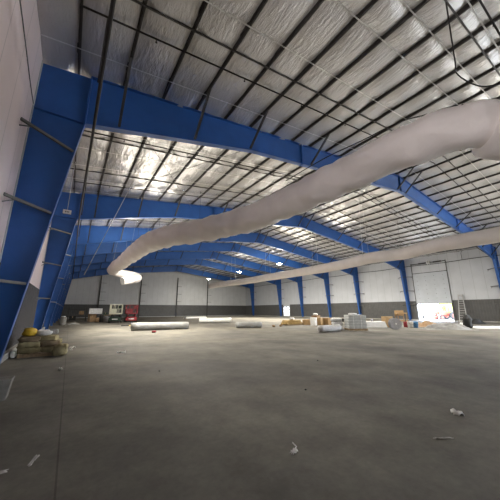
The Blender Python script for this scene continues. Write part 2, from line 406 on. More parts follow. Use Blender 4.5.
for x in (2.9, 6.1, 9.1, 12.2, 15.2, 18.3, 21.4, 25.9, 29.3, 32.4, 35.4, 38.5, 41.6):
    m = MB(); m.cyl((x, 0, roof(x) - .13), (x, 0, roof(x) - .22), .016, 8); m.cyl((x, 0, roof(x) - .22), (x, 0, roof(x) - .228), .035, 8); m.build('sprinkler_head', M['pipe'], sp)
for i, y in enumerate(SPR):
    o = sp if i == 0 else copy_tree(sp)
    o.location = (0, y, 0); o['label'] = 'black sprinkler pipe running across under the roof, %s one away from the camera' % ORD[i]
# main pipe along the left side with risers
t = thing('sprinkler_main', 'long black sprinkler main along the left side, passing under the blue rafters', 'pipe', (1.62, 0, 7.36))
m = MB(); m.tube([(.1, -6, 0), (.06, 4, 0), (0, 10, 0), (-.12, 18, 0), (-.15, 60, 0)], .045, 10); m.build('pipe_run', M['pipe'], t, True)
for y in SPR[:5]:
    m = MB(); m.tube([(-.02, y, 0), (-.02, y + .02, 1.6), (-.02, y + .02, roof(1.6) - 7.36 - .12), (.25, y, roof(1.9) - 7.36 - .1)], .026, 8); m.build('riser', M['pipe'], t, True)
for y in (3, 14, 24, 34):
    m = MB(); m.cyl((0, y, 0), (0, y, roof(1.62) - 7.36), .008, 6); m.build('hanger_rod', M['pipe'], t)

# ------------------------------------------------------------------ ducts
def arc(path, n=6):
    """Catmull-Rom through the points"""
    P = [Vector(p) for p in path]; P = [P[0] * 2 - P[1]] + P + [P[-1] * 2 - P[-2]]; out = []
    for i in range(1, len(P) - 2):
        for k in range(n):
            s = k / n; a, b, c, d = P[i - 1:i + 3]
            out.append(.5 * ((2 * b) + (c - a) * s + (2 * a - 5 * b + 4 * c - d) * s * s + (3 * b - a - 3 * c + d) * s ** 3))
    return out + [P[-2]]
t = thing('wrapped_duct', 'huge white plastic wrapped duct winding close overhead from the upper right edge', 'duct', (9, 5, 6.2))
o0 = Vector((9, 5, 6.2))
path = [(15, -4.5, 5.6), (12.6, -1.6, 5.65), (11.5, -.3, 5.72), (10.7, .65, 5.8), (9.95, 1.45, 6.05)]
seg2 = [(10.1, 1.42, 6.25), (9.6, 1.95, 6.25), (9.2, 3.2, 6.2), (9.16, 5, 6.2), (9.13, 7.2, 6.2), (8.85, 10.6, 6.2), (7.55, 13.9, 6.2), (6.3, 16.5, 6.2), (5.75, 18.6, 6.2), (5.55, 22, 6.2), (5.45, 27, 6.2), (5.3, 32, 6.2), (5.35, 34.2, 6.18)]
P2 = [Vector(p) - o0 for p in arc(seg2, 7)]
rad = lambda y: .59 + .1 * max(0, min(1, (y - 5) / 7)) * max(0, min(1, (27 - y) / 12))
DP = []                                                  # resample so that the wrap shows its pinches and creases
for a, b in zip(P2, P2[1:]):
    n = max(1, int((b - a).length / .14)); DP += [a.lerp(b, k / n) for k in range(n)]
def crease(q, every):
    acc = 0; out = []; pr = q[0]
    for p in q:
        acc += (p - pr).length; pr = p
        ph = (acc + .5 * noise.noise(p * .8)) % every
        out.append(1 - .05 * math.exp(-((ph - every / 2) / .13) ** 2) + .03 * noise.noise(p * 2.1))
    return out
CR = crease(DP, 1.7)
m = MB(); m.tube(DP, [rad(p.y + 5) * c for p, c in zip(DP, CR)], 40, True, 0, .2); m.build('duct_body', M['duct'], t, True)
P1 = [Vector(p) - o0 for p in arc(path, 6)]
m = MB(); m.tube(P1, [.64] * len(P1), 26, True, 0, .16); m.build('duct_branch', M['duct'], t, True)
P3 = [Vector(p) - o0 for p in arc([(5.35, 34.1, 6.1), (6.2, 34.7, 5.95), (7.2, 34.7, 5.8), (7.95, 34.3, 5.6), (7.95, 33.4, 5.3), (7.2, 32.6, 5.0), (6.2, 32., 4.74)], 5)]
m = MB(); m.tube(P3, [.5] * (len(P3) - 8) + [.42] * 8, 18, True, 0, .08); e = m.build('duct_elbow', M['duct'], t, True)
d = (P3[-1] - P3[-2]).normalized(); m = MB(); m.cyl(P3[-1] - d * .02, P3[-1] + d * .012, .39, 18); m.build('duct_opening', M['duct_end'], e)
for idx in (6, 13, 27, 37, 45, 55, 67, 77):
    p = P2[idx]; dd = (P2[idx + 1] - P2[idx - 1]).normalized(); r = rad(p.y + 5) + .012
    m = MB(); m.tube([p - dd * .03, p + dd * .03], r, 24, False, 0, .09); m.build('wrap_band', M['duct'], t, True)
for idx in (61, 73):
    p = P2[idx]; zr = roof(p.x + 9) - 6.2
    m = MB()
    for s in (-1, 1): m.bar(p + Vector((s * .62, 0, .1)), (p.x + s * .3, p.y, zr - .03), .01, .01)
    m.build('hanger_wire', M['galv'], t)
t = thing('wrapped_duct', 'long straight white wrapped duct hanging farther off, down the middle of the hall', 'duct', (24, 5, 6.2))
o0 = Vector((24, 5, 6.2))
seg = [(23.6, 1.5, 6.2), (23.7, 4.3, 6.2), (23.5, 7.5, 6.2), (23.9, 9, 6.2), (24.4, 10.9, 6.18), (24.05, 13.3, 6.22), (24.7, 17.3, 6.15), (25.2, 23.7, 6.2), (25.1, 30, 6.2), (25, 36, 6.18), (24, 43, 6.15), (23.6, 46, 6.1)]
P = [Vector(p) - o0 for p in arc(seg, 7)]
m = MB(); m.tube(P, [.5] * len(P), 20, True, 0, .07); m.build('duct_body', M['duct'], t, True)
for idx in (6, 16, 26, 36, 46, 56, 66):
    p = P[idx]; dd = (P[idx + 1] - P[idx - 1]).normalized()
    m = MB(); m.tube([p - dd * .05, p + dd * .05], .515, 20, False, 0, .07); m.build('wrap_band', M['duct'], t, True)
    if idx < 36: continue
    m = MB()
    for s in (-1, 1): m.bar(p + Vector((s * .5, 0, .1)), (p.x + s * .25, p.y, roof(p.x + 24) - 6.2), .015, .015)
    m.build('hanger_wire', M['galv'], t)

# ------------------------------------------------------------------ lamps
def lamp(x, y, z, label, power):
    t = thing('high_bay_lamp', label, 'lamp', (x, y, z), 0, 'lit high bay lamps')
    m = MB(); m.cyl((0, 0, .05), (0, 0, .16), .39, 24, r1=.2); m.cyl((0, 0, .16), (0, 0, .3), .07, 12); h = m.build('housing', M['rubber'], t)
    m = MB(); m.tube([(0, 0, -.14), (0, 0, -.12), (0, 0, -.05), (0, 0, .05)], [.12, .24, .36, .38], 24); m.build('lens', M['lens'], t)
    m = MB(); m.cyl((0, 0, .3), (0, 0, roof(x) - z), .01, 6); m.build('cord', M['black'], t)
    l = bpy.data.lights.new('lamp_downlight', 'AREA'); l.shape = 'DISK'; l.size = .6; l.energy = power * 1.3; l.color = (1, .94, .82)
    lo = bpy.data.objects.new('lamp_downlight', l); C.objects.link(lo); lo.parent = t; lo.location = (0, 0, -.2)
    l = bpy.data.lights.new('lamp_light', 'POINT'); l.energy = power * .62; l.color = (1, .94, .82); l.shadow_soft_size = .25
    lo = bpy.data.objects.new('lamp_light', l); C.objects.link(lo); lo.parent = t; lo.location = (0, 0, -.45)
    return t
LP = 1020
lamp(29.6, 32.6, 9, 'lit round high bay lamp nearest the camera, in front of the fifth rafter', LP)
lamp(29.0, 44.3, 9, 'lit round high bay lamp, middle one of the row of three', LP)
lamp(29.1, 58.7, 9, 'lit round high bay lamp farthest away, near the end wall', LP * .4)
lamp(29.6, 3.0, 9, 'added fill lamp continuing the row, out of view at the near right side', LP * 1.1)  # out of view, added to brighten the right columns and wall
lamp(29.6, -8.5, 9, 'added fill lamp continuing the row, unseen behind the camera', LP * .6)  # second unseen lamp added for the same fill
# added lamps, kept out of view behind the wrapped ducts, to brighten the hall
for k, (x, y, q) in enumerate(((9.0, 17.6, .4), (7.2, 22, .9), (6.65, 28, 1.0))):
    lamp(x, y, 7.45, 'added fill lamp hidden behind the near duct, %s one from the camera' % ORD[k], LP * q)
for k, (x, y, q) in enumerate(((30.3, 13.5, .2), (30., 17, .4), (31, 22.5, .9), (31.6, 30, 1.0), (31.5, 38, .8), (31.3, 45.5, .4))):
    lamp(x, y, 7.45, 'added fill lamp hidden behind the long straight duct, %s one from the camera' % ORD[k], LP * q)

# added fill lamp, unseen behind the camera, brightening the near duct from the left wall
t = thing('fill_lamp', 'added fill lamp on a bracket on the left wall, unseen behind the camera', 'lamp', (.45, -2.6, 3.0))
m = MB(); m.box((-.2, -.18, -.14), (0, .18, .14)); m.build('housing', M['rubber'], t, bevel=.02)
m = MB(); m.box((0, -.16, -.12), (.012, .16, .12)); m.build('lens', M['lens'], t)
m = MB(); m.bar((-.45, 0, 0), (-.2, 0, 0), .05); m.build('bracket', M['dark'], t)
l = bpy.data.lights.new('fill_light', 'SPOT'); l.energy = 1250; l.color = (1, .93, .90); l.spot_size = R(84); l.spot_blend = .7; l.shadow_soft_size = .2
lo = bpy.data.objects.new('fill_light', l); C.objects.link(lo); lo.parent = t; lo.location = (.15, 0, 0)
lo.rotation_euler = Vector((8.9, 4.6, 4.3)).to_track_quat('-Z', 'Y').to_euler()

# ------------------------------------------------------------------ conduits, cables, sign
t = tag(MB().tube([(W - .08, y, 8.22 + .05 * math.sin(y * .7)) for y in [2 + 1.5 * k for k in range(42)]], .04, 6).build('wall_conduit', M['pipe'], None, True),
        'dark conduit running along the right wall above the raised door', 'conduit')
m = MB(); m.tube([(W - .25, 12.9, 8.2), (W - .25, 12.9, 9.2), (W - .6, 12.6, 9.45)], .022, 6); tag(m.build('conduit_drop', M['pipe'], None, True), 'short dark conduit rising from the wall line to the eave beside the raised door', 'conduit')
m = MB(); m.tube(arc([(7.2, 1.1, 7.6), (8.36, 1.4, 7.2), (8.84, 1.5, 7.15), (9.5, 1.27, 7.0), (10.1, .8, 7.05), (11.5, .3, 7.3), (13, 0, 8)], 5), .016, 6)
tag(m.build('hanging_cable', M['black'], None, True), 'loose black cable drooping over the near bend of the duct', 'cable')
m = MB(); m.tube(arc([(10.0, 1.6, 7.0), (9.84, 2.13, 7.16), (9.5, 2.5, 7.05), (9.1, 3.1, 7.0), (8.9, 4.2, 6.95), (8.7, 5.5, 6.95), (8.6, 7.5, 6.9)], 5), .018, 6)
tag(m.build('hanging_cable', M['black'], None, True), 'thin dark cable lying along the top of the near duct', 'cable')
m = MB(); m.tube(arc([(.03, 4.5, 8.05), (.03, 6.2, 8.0), (.03, 7.5, 7.86), (.03, 8.4, 7.75), (.03, 9.2, 7.7)], 5), .014, 6)
tag(m.build('wall_cable', M['brace'], None, True), 'thin grey cable slung across the white wall behind the nearest column', 'cable')
t = thing('hanging_sign', 'small white sign hanging on a rod from the roof beside the left columns', 'sign', (.97, 16, 6.62))
m = MB(); m.cyl((0, 0, .1), (.0, 0, roof(1) - 6.63), .012, 6); m.build('rod', M['galv'], t)
m = MB(); m.box((-.18, -.02, -.11), (.18, .02, .11)); m.build('plate', M['white'], t, bevel=.01)
m = MB()
for a, b, z0, z1 in ((-.09, -.03, -.04, .04), (-.01, .03, -.04, .04), (.05, .09, -.04, .04)): m.box((a, -.024, z0), (b, -.02, z1))
m.build('dark_marks', M['brace'], t)
# brace rods in the first bay on the left
RODS = [((2.3, 9.6, 9.4), (9.4, 20.5, 10.3), 'thin brace rod under the roof running from the nearest frame away from the left wall'),
        ((9.4, 9.6, 10.3), (2.3, 20.5, 9.4), 'thin brace rod crossing under the roof towards the left wall and second frame')]
for a, b, lb in RODS:
    tag(MB().tube([a, b], .012, 6).build('brace_rod', M['brace'], None, True), lb, 'rod', 'roof brace rods')
tag(MB().tube([(4.1, 17, 9.66), (2.13, 17.0, 3.5)], .018, 6).build('sloping_pipe', M['galv'], None, True), 'thin pale pole slanting down from the roof in front of the second blue frame', 'pipe')

# ------------------------------------------------------------------ left foreground: sacks, block
def pallet(parent, sx, sy, name='pallet'):
    m = MB()
    for k in range(5): a = -sx / 2 + (sx - .12) * k / 4; m.box((a, -sy / 2, .1), (a + .12, sy / 2, .125)); 
    for k in range(3): a = -sy / 2 + (sy - .09) * k / 2; m.box((-sx / 2, a, .0), (sx / 2, a + .09, .1))
    return m.build(name, M['wood'], parent)
t = thing('wooden_pallet', 'low wooden pallet under the heap of sacks by the left wall', 'pallet', (1.0, 12.95, 0)); pallet(t, 1.2, 1.15, 'deck')
def sack(x, y, z, rz, sz, mt, label, seed):
    o = MB().blob((0, 0, sz[2] / 2), sz, .36, 24, 14, .13, seed, freq=3.2).build('sack', mt, None, True, loc=(x, y, z), rot=rz)
    return tag(o, label, 'sack', 'sacks stacked by the left wall')
SK = [(.70, 12.6, .125, .05, (.66, .5, .2), 'sack', 'olive sack at the bottom front of the heap, next to the wall'),
      (1.33, 12.6, .125, -.06, (.62, .5, .2), 'sack', 'olive sack at the bottom front of the heap, away from the wall'),
      (.70, 13.15, .125, .0, (.66, .5, .2), 'sack2', 'brown sack at the bottom back of the heap, next to the wall'),
      (1.33, 13.15, .125, .1, (.62, .5, .2), 'sack', 'olive sack at the bottom back of the heap, away from the wall'),
      (.68, 12.58, .315, -.05, (.64, .5, .2), 'sack', 'olive sack in the second layer of the heap, next to the wall'),
      (1.26, 12.62, .315, .1, (.6, .5, .2), 'sack2', 'brown sack in the second layer of the heap, away from the wall'),
      (.70, 13.15, .315, .05, (.64, .5, .2), 'sack2', 'brown sack in the second layer at the back, next to the wall'),
      (1.30, 13.15, .315, 0, (.6, .5, .2), 'sack', 'olive sack in the second layer at the back, away from the wall'),
      (.66, 12.62, .505, .08, (.62, .5, .19), 'sack2', 'dark brown sack in the third layer under the yellow bag'),
      (1.18, 12.7, .505, -.12, (.56, .5, .19), 'sack', 'olive sack in the third layer beside the white bag'),
      (.72, 13.15, .505, 0, (.6, .5, .19), 'sack', 'olive sack in the third layer behind the yellow bag')]
for i, (x, y, z, rz, sz, mt, lb) in enumerate(SK): sack(x, y, z, rz, sz, M[mt], lb, i)
o = MB().blob((0, 0, .2), (.44, .42, .42), .6, 20, 14, .16, 31, flat=-.17).build('crumpled_sack', M['sack'], None, True, loc=(1.6, 12.15, 0)); tag(o, 'brown and yellow crumpled sack on the floor beside the heap', 'sack')
o = MB().blob((0, 0, .14), (.4, .36, .3), .8, 18, 12, .14, 41, flat=-.13).build('yellow_bag', M['yellow'], None, True, loc=(.62, 12.6, .69)); tag(o, 'bright yellow plastic bag on top of the sack heap', 'bag')
o = MB().blob((0, 0, .1), (.5, .36, .22), .8, 18, 12, .16, 52, flat=-.09).build('white_bag', M['bagwhite'], None, True, loc=(1.02, 12.68, .69)); tag(o, 'crumpled white plastic bag on top of the sack heap', 'bag')
o = MB().blob((0, 0, .1), (.36, .3, .22), .8, 16, 10, .16, 57, flat=-.09).build('grey_bag', M['tarp'], None, True, loc=(1.28, 13.1, .69)); tag(o, 'small grey bag on the back of the sack heap', 'bag')
o = MB().blob((0, 0, .12), (.16, .3, .24), .7, 12, 8, .1, 58, flat=-.11).build('white_jug', M['white'], None, True, loc=(.28, 12.55, 0)); tag(o, 'small white jug wedged between sack heap and wall curb', 'jug')
m = MB(); m.prism([(-.5, 0), (.15, 0), (.2, .36), (-.45, .36)], 0, .32); tag(m.build('concrete_block', M['conc'], None, bevel=.012, loc=(.78, 6.85, 0)), 'rough concrete block on the floor at the lower left edge', 'block')

# ------------------------------------------------------------------ scissor lifts
def scissor_lift(name, label, loc, rot, base, rail, deckm):
    t = thing(name, label, 'lift', loc, rot)
    m = MB(); m.box((-.55, -.95, .2), (.55, .95, .62)); m.box((-.5, -.9, .62), (.5, .9, .7)); m.build('chassis', base, t, bevel=.03)
    m = MB(); m.box((-.25, -.97, .38), (.25, -.95, .5)); m.build('name_plate', M['white'], t)
    for x in (-.5, .5):
        for y in (-.68, .68):
            m = MB(); m.cyl((x - .09, y, .2), (x + .09, y, .2), .2, 18); w = m.build('wheel', M['rubber'], t)
            m = MB(); m.cyl((x - .1, y, .2), (x + .1, y, .2), .09, 12); m.build('hub', rail, w)
    for k in range(3):
        z = .72 + k * .1; m = MB()
        for x in (-.36, .36):
            m.bar((x, -.85, z), (x, .85, z + .1), .04, .06); m.bar((x + .05, -.85, z + .1), (x + .05, .85, z), .04, .06)
        m.build('scissor_arm', base if base != M['green'] else M['rubber'], t)
    m = MB(); m.box((-.56, -1.0, 1.05), (.56, 1.0, 1.2)); m.build('platform', deckm, t)
    m = MB()
    for x in (-.54, .54):
        for y in (-.97, -.33, .33, .97): m.bar((x, y, 1.2), (x, y, 2.25), .045)
        for z in (1.72, 2.25): m.bar((x, -.97, z), (x, .97, z), .045)
    for y in (-.97, .97):
        for z in (1.72, 2.25): m.bar((-.54, y, z), (.54, y, z), .045)
        m.bar((-.18, y, 1.2), (-.18, y, 2.25), .04); m.bar((.2, y, 1.2), (.2, y, 2.25), .04)
    m.build('guardrail', rail, t)
    m = MB(); m.box((-.48, -.99, 1.22), (.1, -.93, 1.68)); m.build('toe_board', rail, t)
    m = MB(); m.box((.22, -1.02, 1.75), (.5, -.9, 2.1)); m.build('control_box', base, t)
    t.scale = (1.3, 1.1, 1.03)
    return t
scissor_lift('scissor_lift', 'cream and dark green scissor lift parked near the back wall', (6.95, 40.0, 0), -.2, M['green'], M['cream'], M['cream'])
scissor_lift('scissor_lift', 'red scissor lift parked beside the cream and green one', (8.95, 40.6, 0), -.1, M['red'], M['red'], M['red'])

# ------------------------------------------------------------------ rolls on the floor
def roll(name, a, b, r, mt, label, hole=True, group=None, jit=.05):
    a = Vector((a[0], a[1], r)); b = Vector((b[0], b[1], r)); n = 10
    t = thing(name, label, 'roll', (a + b) / 2 - Vector((0, 0, r)), 0, group); c = Vector(((a + b).x / 2, (a + b).y / 2, 0))
    m = MB(); m.tube([a.lerp(b, k / n) - c for k in range(n + 1)], [r * .985] * (n + 1), 20, True, 0, jit); m.build('roll_body', mt, t, True)
    if hole:
        d = (b - a).normalized()
        for e, s in ((a, -1), (b, 1)):
            m = MB(); m.cyl(e - c - d * .05, e - c + d * s * .012, r * .45, 16); m.build('core_opening', M['duct_end'], t)
    return t
roll('duct_roll', (5.95, 23.2), (10.4, 22.5), .31, M['roll'], 'long grey wrapped tube lying on the floor in front of the lifts')
roll('insulation_roll', (15.6, 32.3), (19.5, 30.9), .3, M['rollwhite'], 'long bright white wrapped tube lying mid floor under the farthest lamps')
roll('insulation_roll', (14.3, 20.9), (16.5, 20.1), .27, M['roll'], 'shorter pale tube lying mid floor, nearer than the bright white one')
roll('carpet_roll', (16.75, 13.4), (18.85, 13.35), .25, M['rolldark'], 'short dark grey roll lying before the wrapped grey pallet')
def boxo(name, lo, hi, mt, label, cat, loc, rot=0, group=None, bevel=.01):
    m = MB(); m.box(lo, hi); return tag(m.build(name, mt, None, bevel=bevel, loc=loc, rot=rot), label, cat, group)
def cbox(name, sx, sy, sz, mt, label, cat, x, y, z=0, rot=0, group=None, tape=None):
    t = thing(name, label, cat, (x, y, z), rot, group)
    m = MB(); m.box((-sx / 2, -sy / 2, 0), (sx / 2, sy / 2, sz)); m.build('carton', mt, t, bevel=.012)
    m = MB(); m.box((-.04, -sy / 2 - .004, sz * .55), (.04, sy / 2 + .004, sz + .004)); m.build('tape', tape or M['wood'], t)
    m = MB(); m.box((-sx / 2 + .0, -sy / 2, sz), (-.005, sy / 2, sz + .006)); m.box((.005, -sy / 2, sz), (sx / 2, sy / 2, sz + .006)); m.build('flap', mt, t)
    return t
# thin white boards near the end wall
t = thing('board_stack', 'low stack of white boards on the floor by the end wall', 'boards', (21.4, 47.6, 0))
for k in range(3): m = MB(); m.box((-2.1 + .1 * k, -.6, .1 + .09 * k), (2.1 - .06 * k, .6, .185 + .09 * k)); m.build('board', M['white'], t)
m = MB(); m.box((-1.9, -.5, 0), (-1.7, .5, .1)); m.box((1.7, -.5, 0), (1.9, .5, .1)); m.build('skid', M['wood'], t)

# ------------------------------------------------------------------ storage pile back left
def shelf_unit(label, loc, rot):
    t = thing('storage_rack', label, 'rack', loc, rot)
    for x in (-1.1, 1.1):
        for y in (-.35, .35): m = MB(); m.bar((x, y, 0), (x, y, 2.0), .07); m.build('upright', M['dark'], t)
    for z in (.15, .95, 1.7): m = MB(); m.box((-1.13, -.38, z), (1.13, .38, z + .05)); m.build('shelf', M['dark'], t)
    return t
shelf_unit('dark steel storage rack among the clutter at the far left', (2.7, 46.3, 0), 0)
cbox('crate', .8, .55, .6, M['rubber'], 'black crate on the lower shelf of the far left rack', 'crate', 2.2, 46.3, .2)
cbox('cardboard_box', .6, .5, .5, M['card2'], 'brown box on the middle shelf of the far left rack', 'box', 3.2, 46.3, 1.0)
cbox('cardboard_box', 1.0, .6, 1.1, M['card2'], 'tall brown box on the floor under the pale panel at far left', 'box', 4.5, 44.6)
t = thing('pale_panel', 'pale grey panel leaning on boxes among the clutter at the far left', 'panel', (4.9, 43.8, 1.1), .1)
m = MB(); m.box((-.9, -.03, 0), (.75, .03, .75)); m.build('sheet', M['bagwhite'], t, bevel=.01)
m = MB(); m.box((-.8, -.02, -1.1), (-.72, .02, .1)); m.box((.6, -.02, -1.1), (.68, .02, .1)); m.build('leg', M['dark'], t)
t = thing('white_drum', 'pale plastic drum standing by the columns at the far left', 'drum', (1.25, 36.2, 0))
m = MB(); m.tube([(0, 0, 0), (0, 0, .1), (0, 0, .5), (0, 0, .85), (0, 0, .92)], [.27, .3, .32, .3, .24], 18); m.build('body', M['conc'], t, True)
m = MB(); m.cyl((0, 0, .92), (0, 0, .97), .2, 16); m.build('lid', M['white'], t)
o = MB().heap(1.5, .8, .35, 14, 5).build('rubble_heap', M['conc'], None, True, loc=(2.2, 37.6, 0)); tag(o, 'low pile of pale scraps on the floor beside the drum at far left', 'rubble')
def bench(label, x, y, w, h):
    t = thing('work_table', label, 'table', (x, y, 0))
    m = MB(); m.box((-w / 2, -.4, h - .06), (w / 2, .4, h)); m.build('table_top', M['wood'], t)
    for sx in (-1, 1):
        for sy in (-1, 1): m = MB(); m.bar((sx * (w / 2 - .06), sy * .34, 0), (sx * (w / 2 - .06), sy * .34, h - .06), .07); m.build('leg', M['dark'], t)
    return t
bench('dark work table at the back left, next to the green lift', 6.6, 46.4, 1.9, .9)
cbox('tool_box', .6, .4, .35, M['green'], 'dark green tool box on the work table at the back left', 'tool box', 6.3, 46.4, .9)
cbox('crate', .55, .4, .5, M['card2'], 'brown crate on the work table at the back left', 'crate', 7.1, 46.4, .9)
for i, (x, y, h, mt, lb) in enumerate(((5.6, 43.4, .95, 'rubber', 'dark upright cylinder standing left of the green lift'), (6.1, 42.7, .8, 'tire', 'grey upright cylinder standing left of the green lift'), (5.0, 42.6, .6, 'card2', 'short brown drum on the floor left of the green lift'))):
    t = thing('drum', lb, 'drum', (x, y, 0)); m = MB(); m.tube([(0, 0, 0), (0, 0, h * .5), (0, 0, h)], [.26, .28, .26], 16); m.build('body', M[mt], t, True); m = MB(); m.cyl((0, 0, h), (0, 0, h + .03), .22, 14); m.build('lid', M['dark'], t)
t = thing('hand_truck', 'dark hand tool lying flat on the floor in front of the lifts', 'tool', (6.75, 30.6, 0), .2)
m = MB(); m.box((-.45, -.06, 0), (.3, .06, .08)); m.build('body', M['rubber'], t); m = MB(); m.bar((.3, 0, .05), (.75, .05, .05), .04); m.build('handle', M['yellow'], t)
t = thing('red_canister', 'small red canister lying before the long grey tube', 'canister', (6.95, 20.2, 0), .4)
m = MB(); m.tube([(-.13, 0, .08), (.1, 0, .08), (.14, 0, .08)], [.08, .08, .05], 14); m.build('body', M['red'], t, True); m = MB(); m.cyl((.14, 0, .08), (.19, 0, .08), .035, 10); m.build('cap', M['rubber'], t)
for i, (x, y, lb) in enumerate(((18.05, 20.2, 'small dark scrap standing on the floor, left one of the pair below the window'), (19.1, 20.4, 'small dark scrap standing on the floor, right one of the pair below the window'))):
    o = MB().blob((0, 0, .09), (.3, .25, .22), .8, 12, 8, .15, 70 + i, flat=-.085).build('scrap_bag', M['card2'], None, True, loc=(x, y, 0)); tag(o, lb, 'scrap', 'pair of small scraps mid floor')

# ------------------------------------------------------------------ pallets and boxes mid right
t = thing('wooden_pallet', 'wooden pallet under the orange timber, left end of the boxed goods', 'pallet', (21.9, 21.8, 0)); pallet(t, 2.2, 1.2, 'deck')
t = thing('timber_stack', 'stack of orange boards on the pallet at the left end of the boxed goods', 'timber', (21.9, 21.8, .125))
for k in range(4): m = MB(); m.box((-1.15 + .07 * k, -.5, .1 * k), (1.1 - .1 * k, .5, .1 * k + .085)); m.build('board', M['orange'], t)
cbox('cardboard_box', .55, .5, .8, M['white'], 'white box standing at the front between orange boards and brown boxes', 'box', 22.9, 19.6, 0, .3)
CB = [(23.9, 19.7, .75, .6, .75, 'card', 'large tan box directly right of the white box'), (24.75, 19.4, .75, .6, .72, 'card', 'tan box second to the right of the white box'), (25.6, 19.1, .8, .6, .7, 'card2', 'dark brown box third to the right of the white box'),
      (23.6, 21.2, .9, .7, .55, 'card', 'low tan box behind the large tan box'), (24.8, 21.0, .8, .7, .95, 'card2', 'tall dark box at the back of the boxed goods'), (26.4, 20.2, .9, .7, .6, 'card', 'tan box at the right end of the boxed goods')]
for x, y, sx, sy, sz, mt, lb in CB: cbox('cardboard_box', sx, sy, sz, M[mt], lb, 'box', x, y, 0, .3, 'cardboard boxes near the pallets')
for x, y, z, mt, lb in ((24.75, 21.0, .956, 'bagwhite', 'crumpled white bag on the tall dark box'), (21.9, 21.8, .515, 'bagwhite', 'crumpled pale bag on the orange boards')):
    o = MB().blob((0, 0, .12), (.6, .45, .26), .8, 14, 10, .15, x, flat=-.11).build('plastic_bag', M[mt], None, True, loc=(x, y, z)); tag(o, lb, 'bag')
t = thing('wheelbarrow', 'dark wheelbarrow parked beside the brown boxes', 'wheelbarrow', (26.9, 18.5, 0), .4)
m = MB(); m.add([(-.5, -.32, .3), (.3, -.32, .3), (.3, .32, .3), (-.5, .32, .3), (-.75, -.42, .65), (.5, -.42, .62), (.5, .42, .62), (-.75, .42, .65)], [(0, 3, 2, 1), (0, 1, 5, 4), (1, 2, 6, 5), (2, 3, 7, 6), (3, 0, 4, 7)]); m.build('tray', M['rubber'], t)
m = MB(); m.tube([(-.7, -.04, .2), (-.7, .04, .2)], .2, 16); m.build('wheel', M['rubber'], t)
for s in (-1, 1):
    m = MB(); m.bar((-.7, s * .08, .2), (1.0, s * .3, .55), .04); m.build('handle', M['wood'], t)
    m = MB(); m.bar((.25, s * .25, .4), (.3, s * .28, 0), .035); m.build('leg', M['dark'], t)
o = MB().blob((0, 0, .1), (.7, .5, .35), .8, 14, 10, .15, 88).build('rubble_load', M['conc'], None, True, loc=(26.8, 18.45, .5)); tag(o, 'grey load lying in the dark wheelbarrow', 'rubble')
o = MB().blob((0, 0, .25), (1.0, .8, .6), .8, 16, 10, .14, 91, flat=-.24).build('dark_bag', M['rubber'], None, True, loc=(27.9, 17.9, 0)); tag(o, 'dark rubbish bag on the floor left of the wrapped pallet', 'bag')
# wrapped grey stack
t = thing('wooden_pallet', 'wooden pallet under the wrapped grey stack', 'pallet', (21.05, 13.45, 0), -.62); pallet(t, 1.5, 1.2, 'deck')
t = thing('panel_stack', 'square grey stack of wrapped panels on a pallet, tallest thing mid floor', 'stack', (21.05, 13.45, .125), -.62)
for k in range(5):
    j = .02 * math.sin(k * 2.1); m = MB(); m.box((-.7 + j, -.55, .21 * k + .004), (.7 + j, .55, .21 * k + .2)); m.build('layer', M['blocks'], t, bevel=.015)
m = MB()
for x in (-.3, .3): m.box((x - .02, -.575, 0), (x + .02, -.55, 1.06)); m.box((x - .02, -.575, 1.055), (x + .02, .575, 1.075))
m.build('band', M['white'], t)
o = MB().blob((0, 0, .05), (.7, .6, .16), .8, 14, 10, .14, 93, flat=-.05).build('plastic_bag', M['bagwhite'], None, True, loc=(20.9, 13.5, 1.2)); tag(o, 'crumpled pale plastic on top of the wrapped grey stack', 'bag')
for k, (x, y, z, lb) in enumerate(((20.2, 14.6, 0, 'pale sack at the bottom left of the wrapped grey stack'), (20.3, 14.6, .3, 'pale sack in the middle at the left of the wrapped grey stack'), (20.25, 14.65, .6, 'pale sack topmost at the left of the wrapped grey stack'))):
    o = MB().blob((0, 0, .16), (.9, .7, .32), .55, 18, 10, .08, 95 + k).build('sack', M['bagwhite'], None, True, loc=(x, y, z), rot=-.6); tag(o, lb, 'sack', 'pale sacks beside the grey stack')
# white foam boards behind
t = thing('foam_boards', 'low stack of white foam boards on the floor right of the grey stack', 'boards', (25.2, 14.6, 0), -.55)
for k in range(4): m = MB(); m.box((-1.2, -.5, .13 * k), (1.2 - .05 * k, .5, .13 * k + .12)); m.build('board', M['white'], t)
for x, y, mt, s, lb in ((24.6, 15.1, 'bluepl', .2, 'small blue container on the white foam boards'), (25.3, 14.6, 'tire', .16, 'small grey container on the white foam boards')):
    m = MB(); m.tube([(0, 0, 0), (0, 0, s), (0, 0, s * 1.3)], [s * .6, s * .6, s * .3], 12); tag(m.build('container', M[mt], None, True, loc=(x, y, .52)), lb, 'container')
cbox('cardboard_box', .75, .7, .95, M['card'], 'tall tan box standing right of the white foam boards', 'box', 26.7, 13.9, 0, -.6)
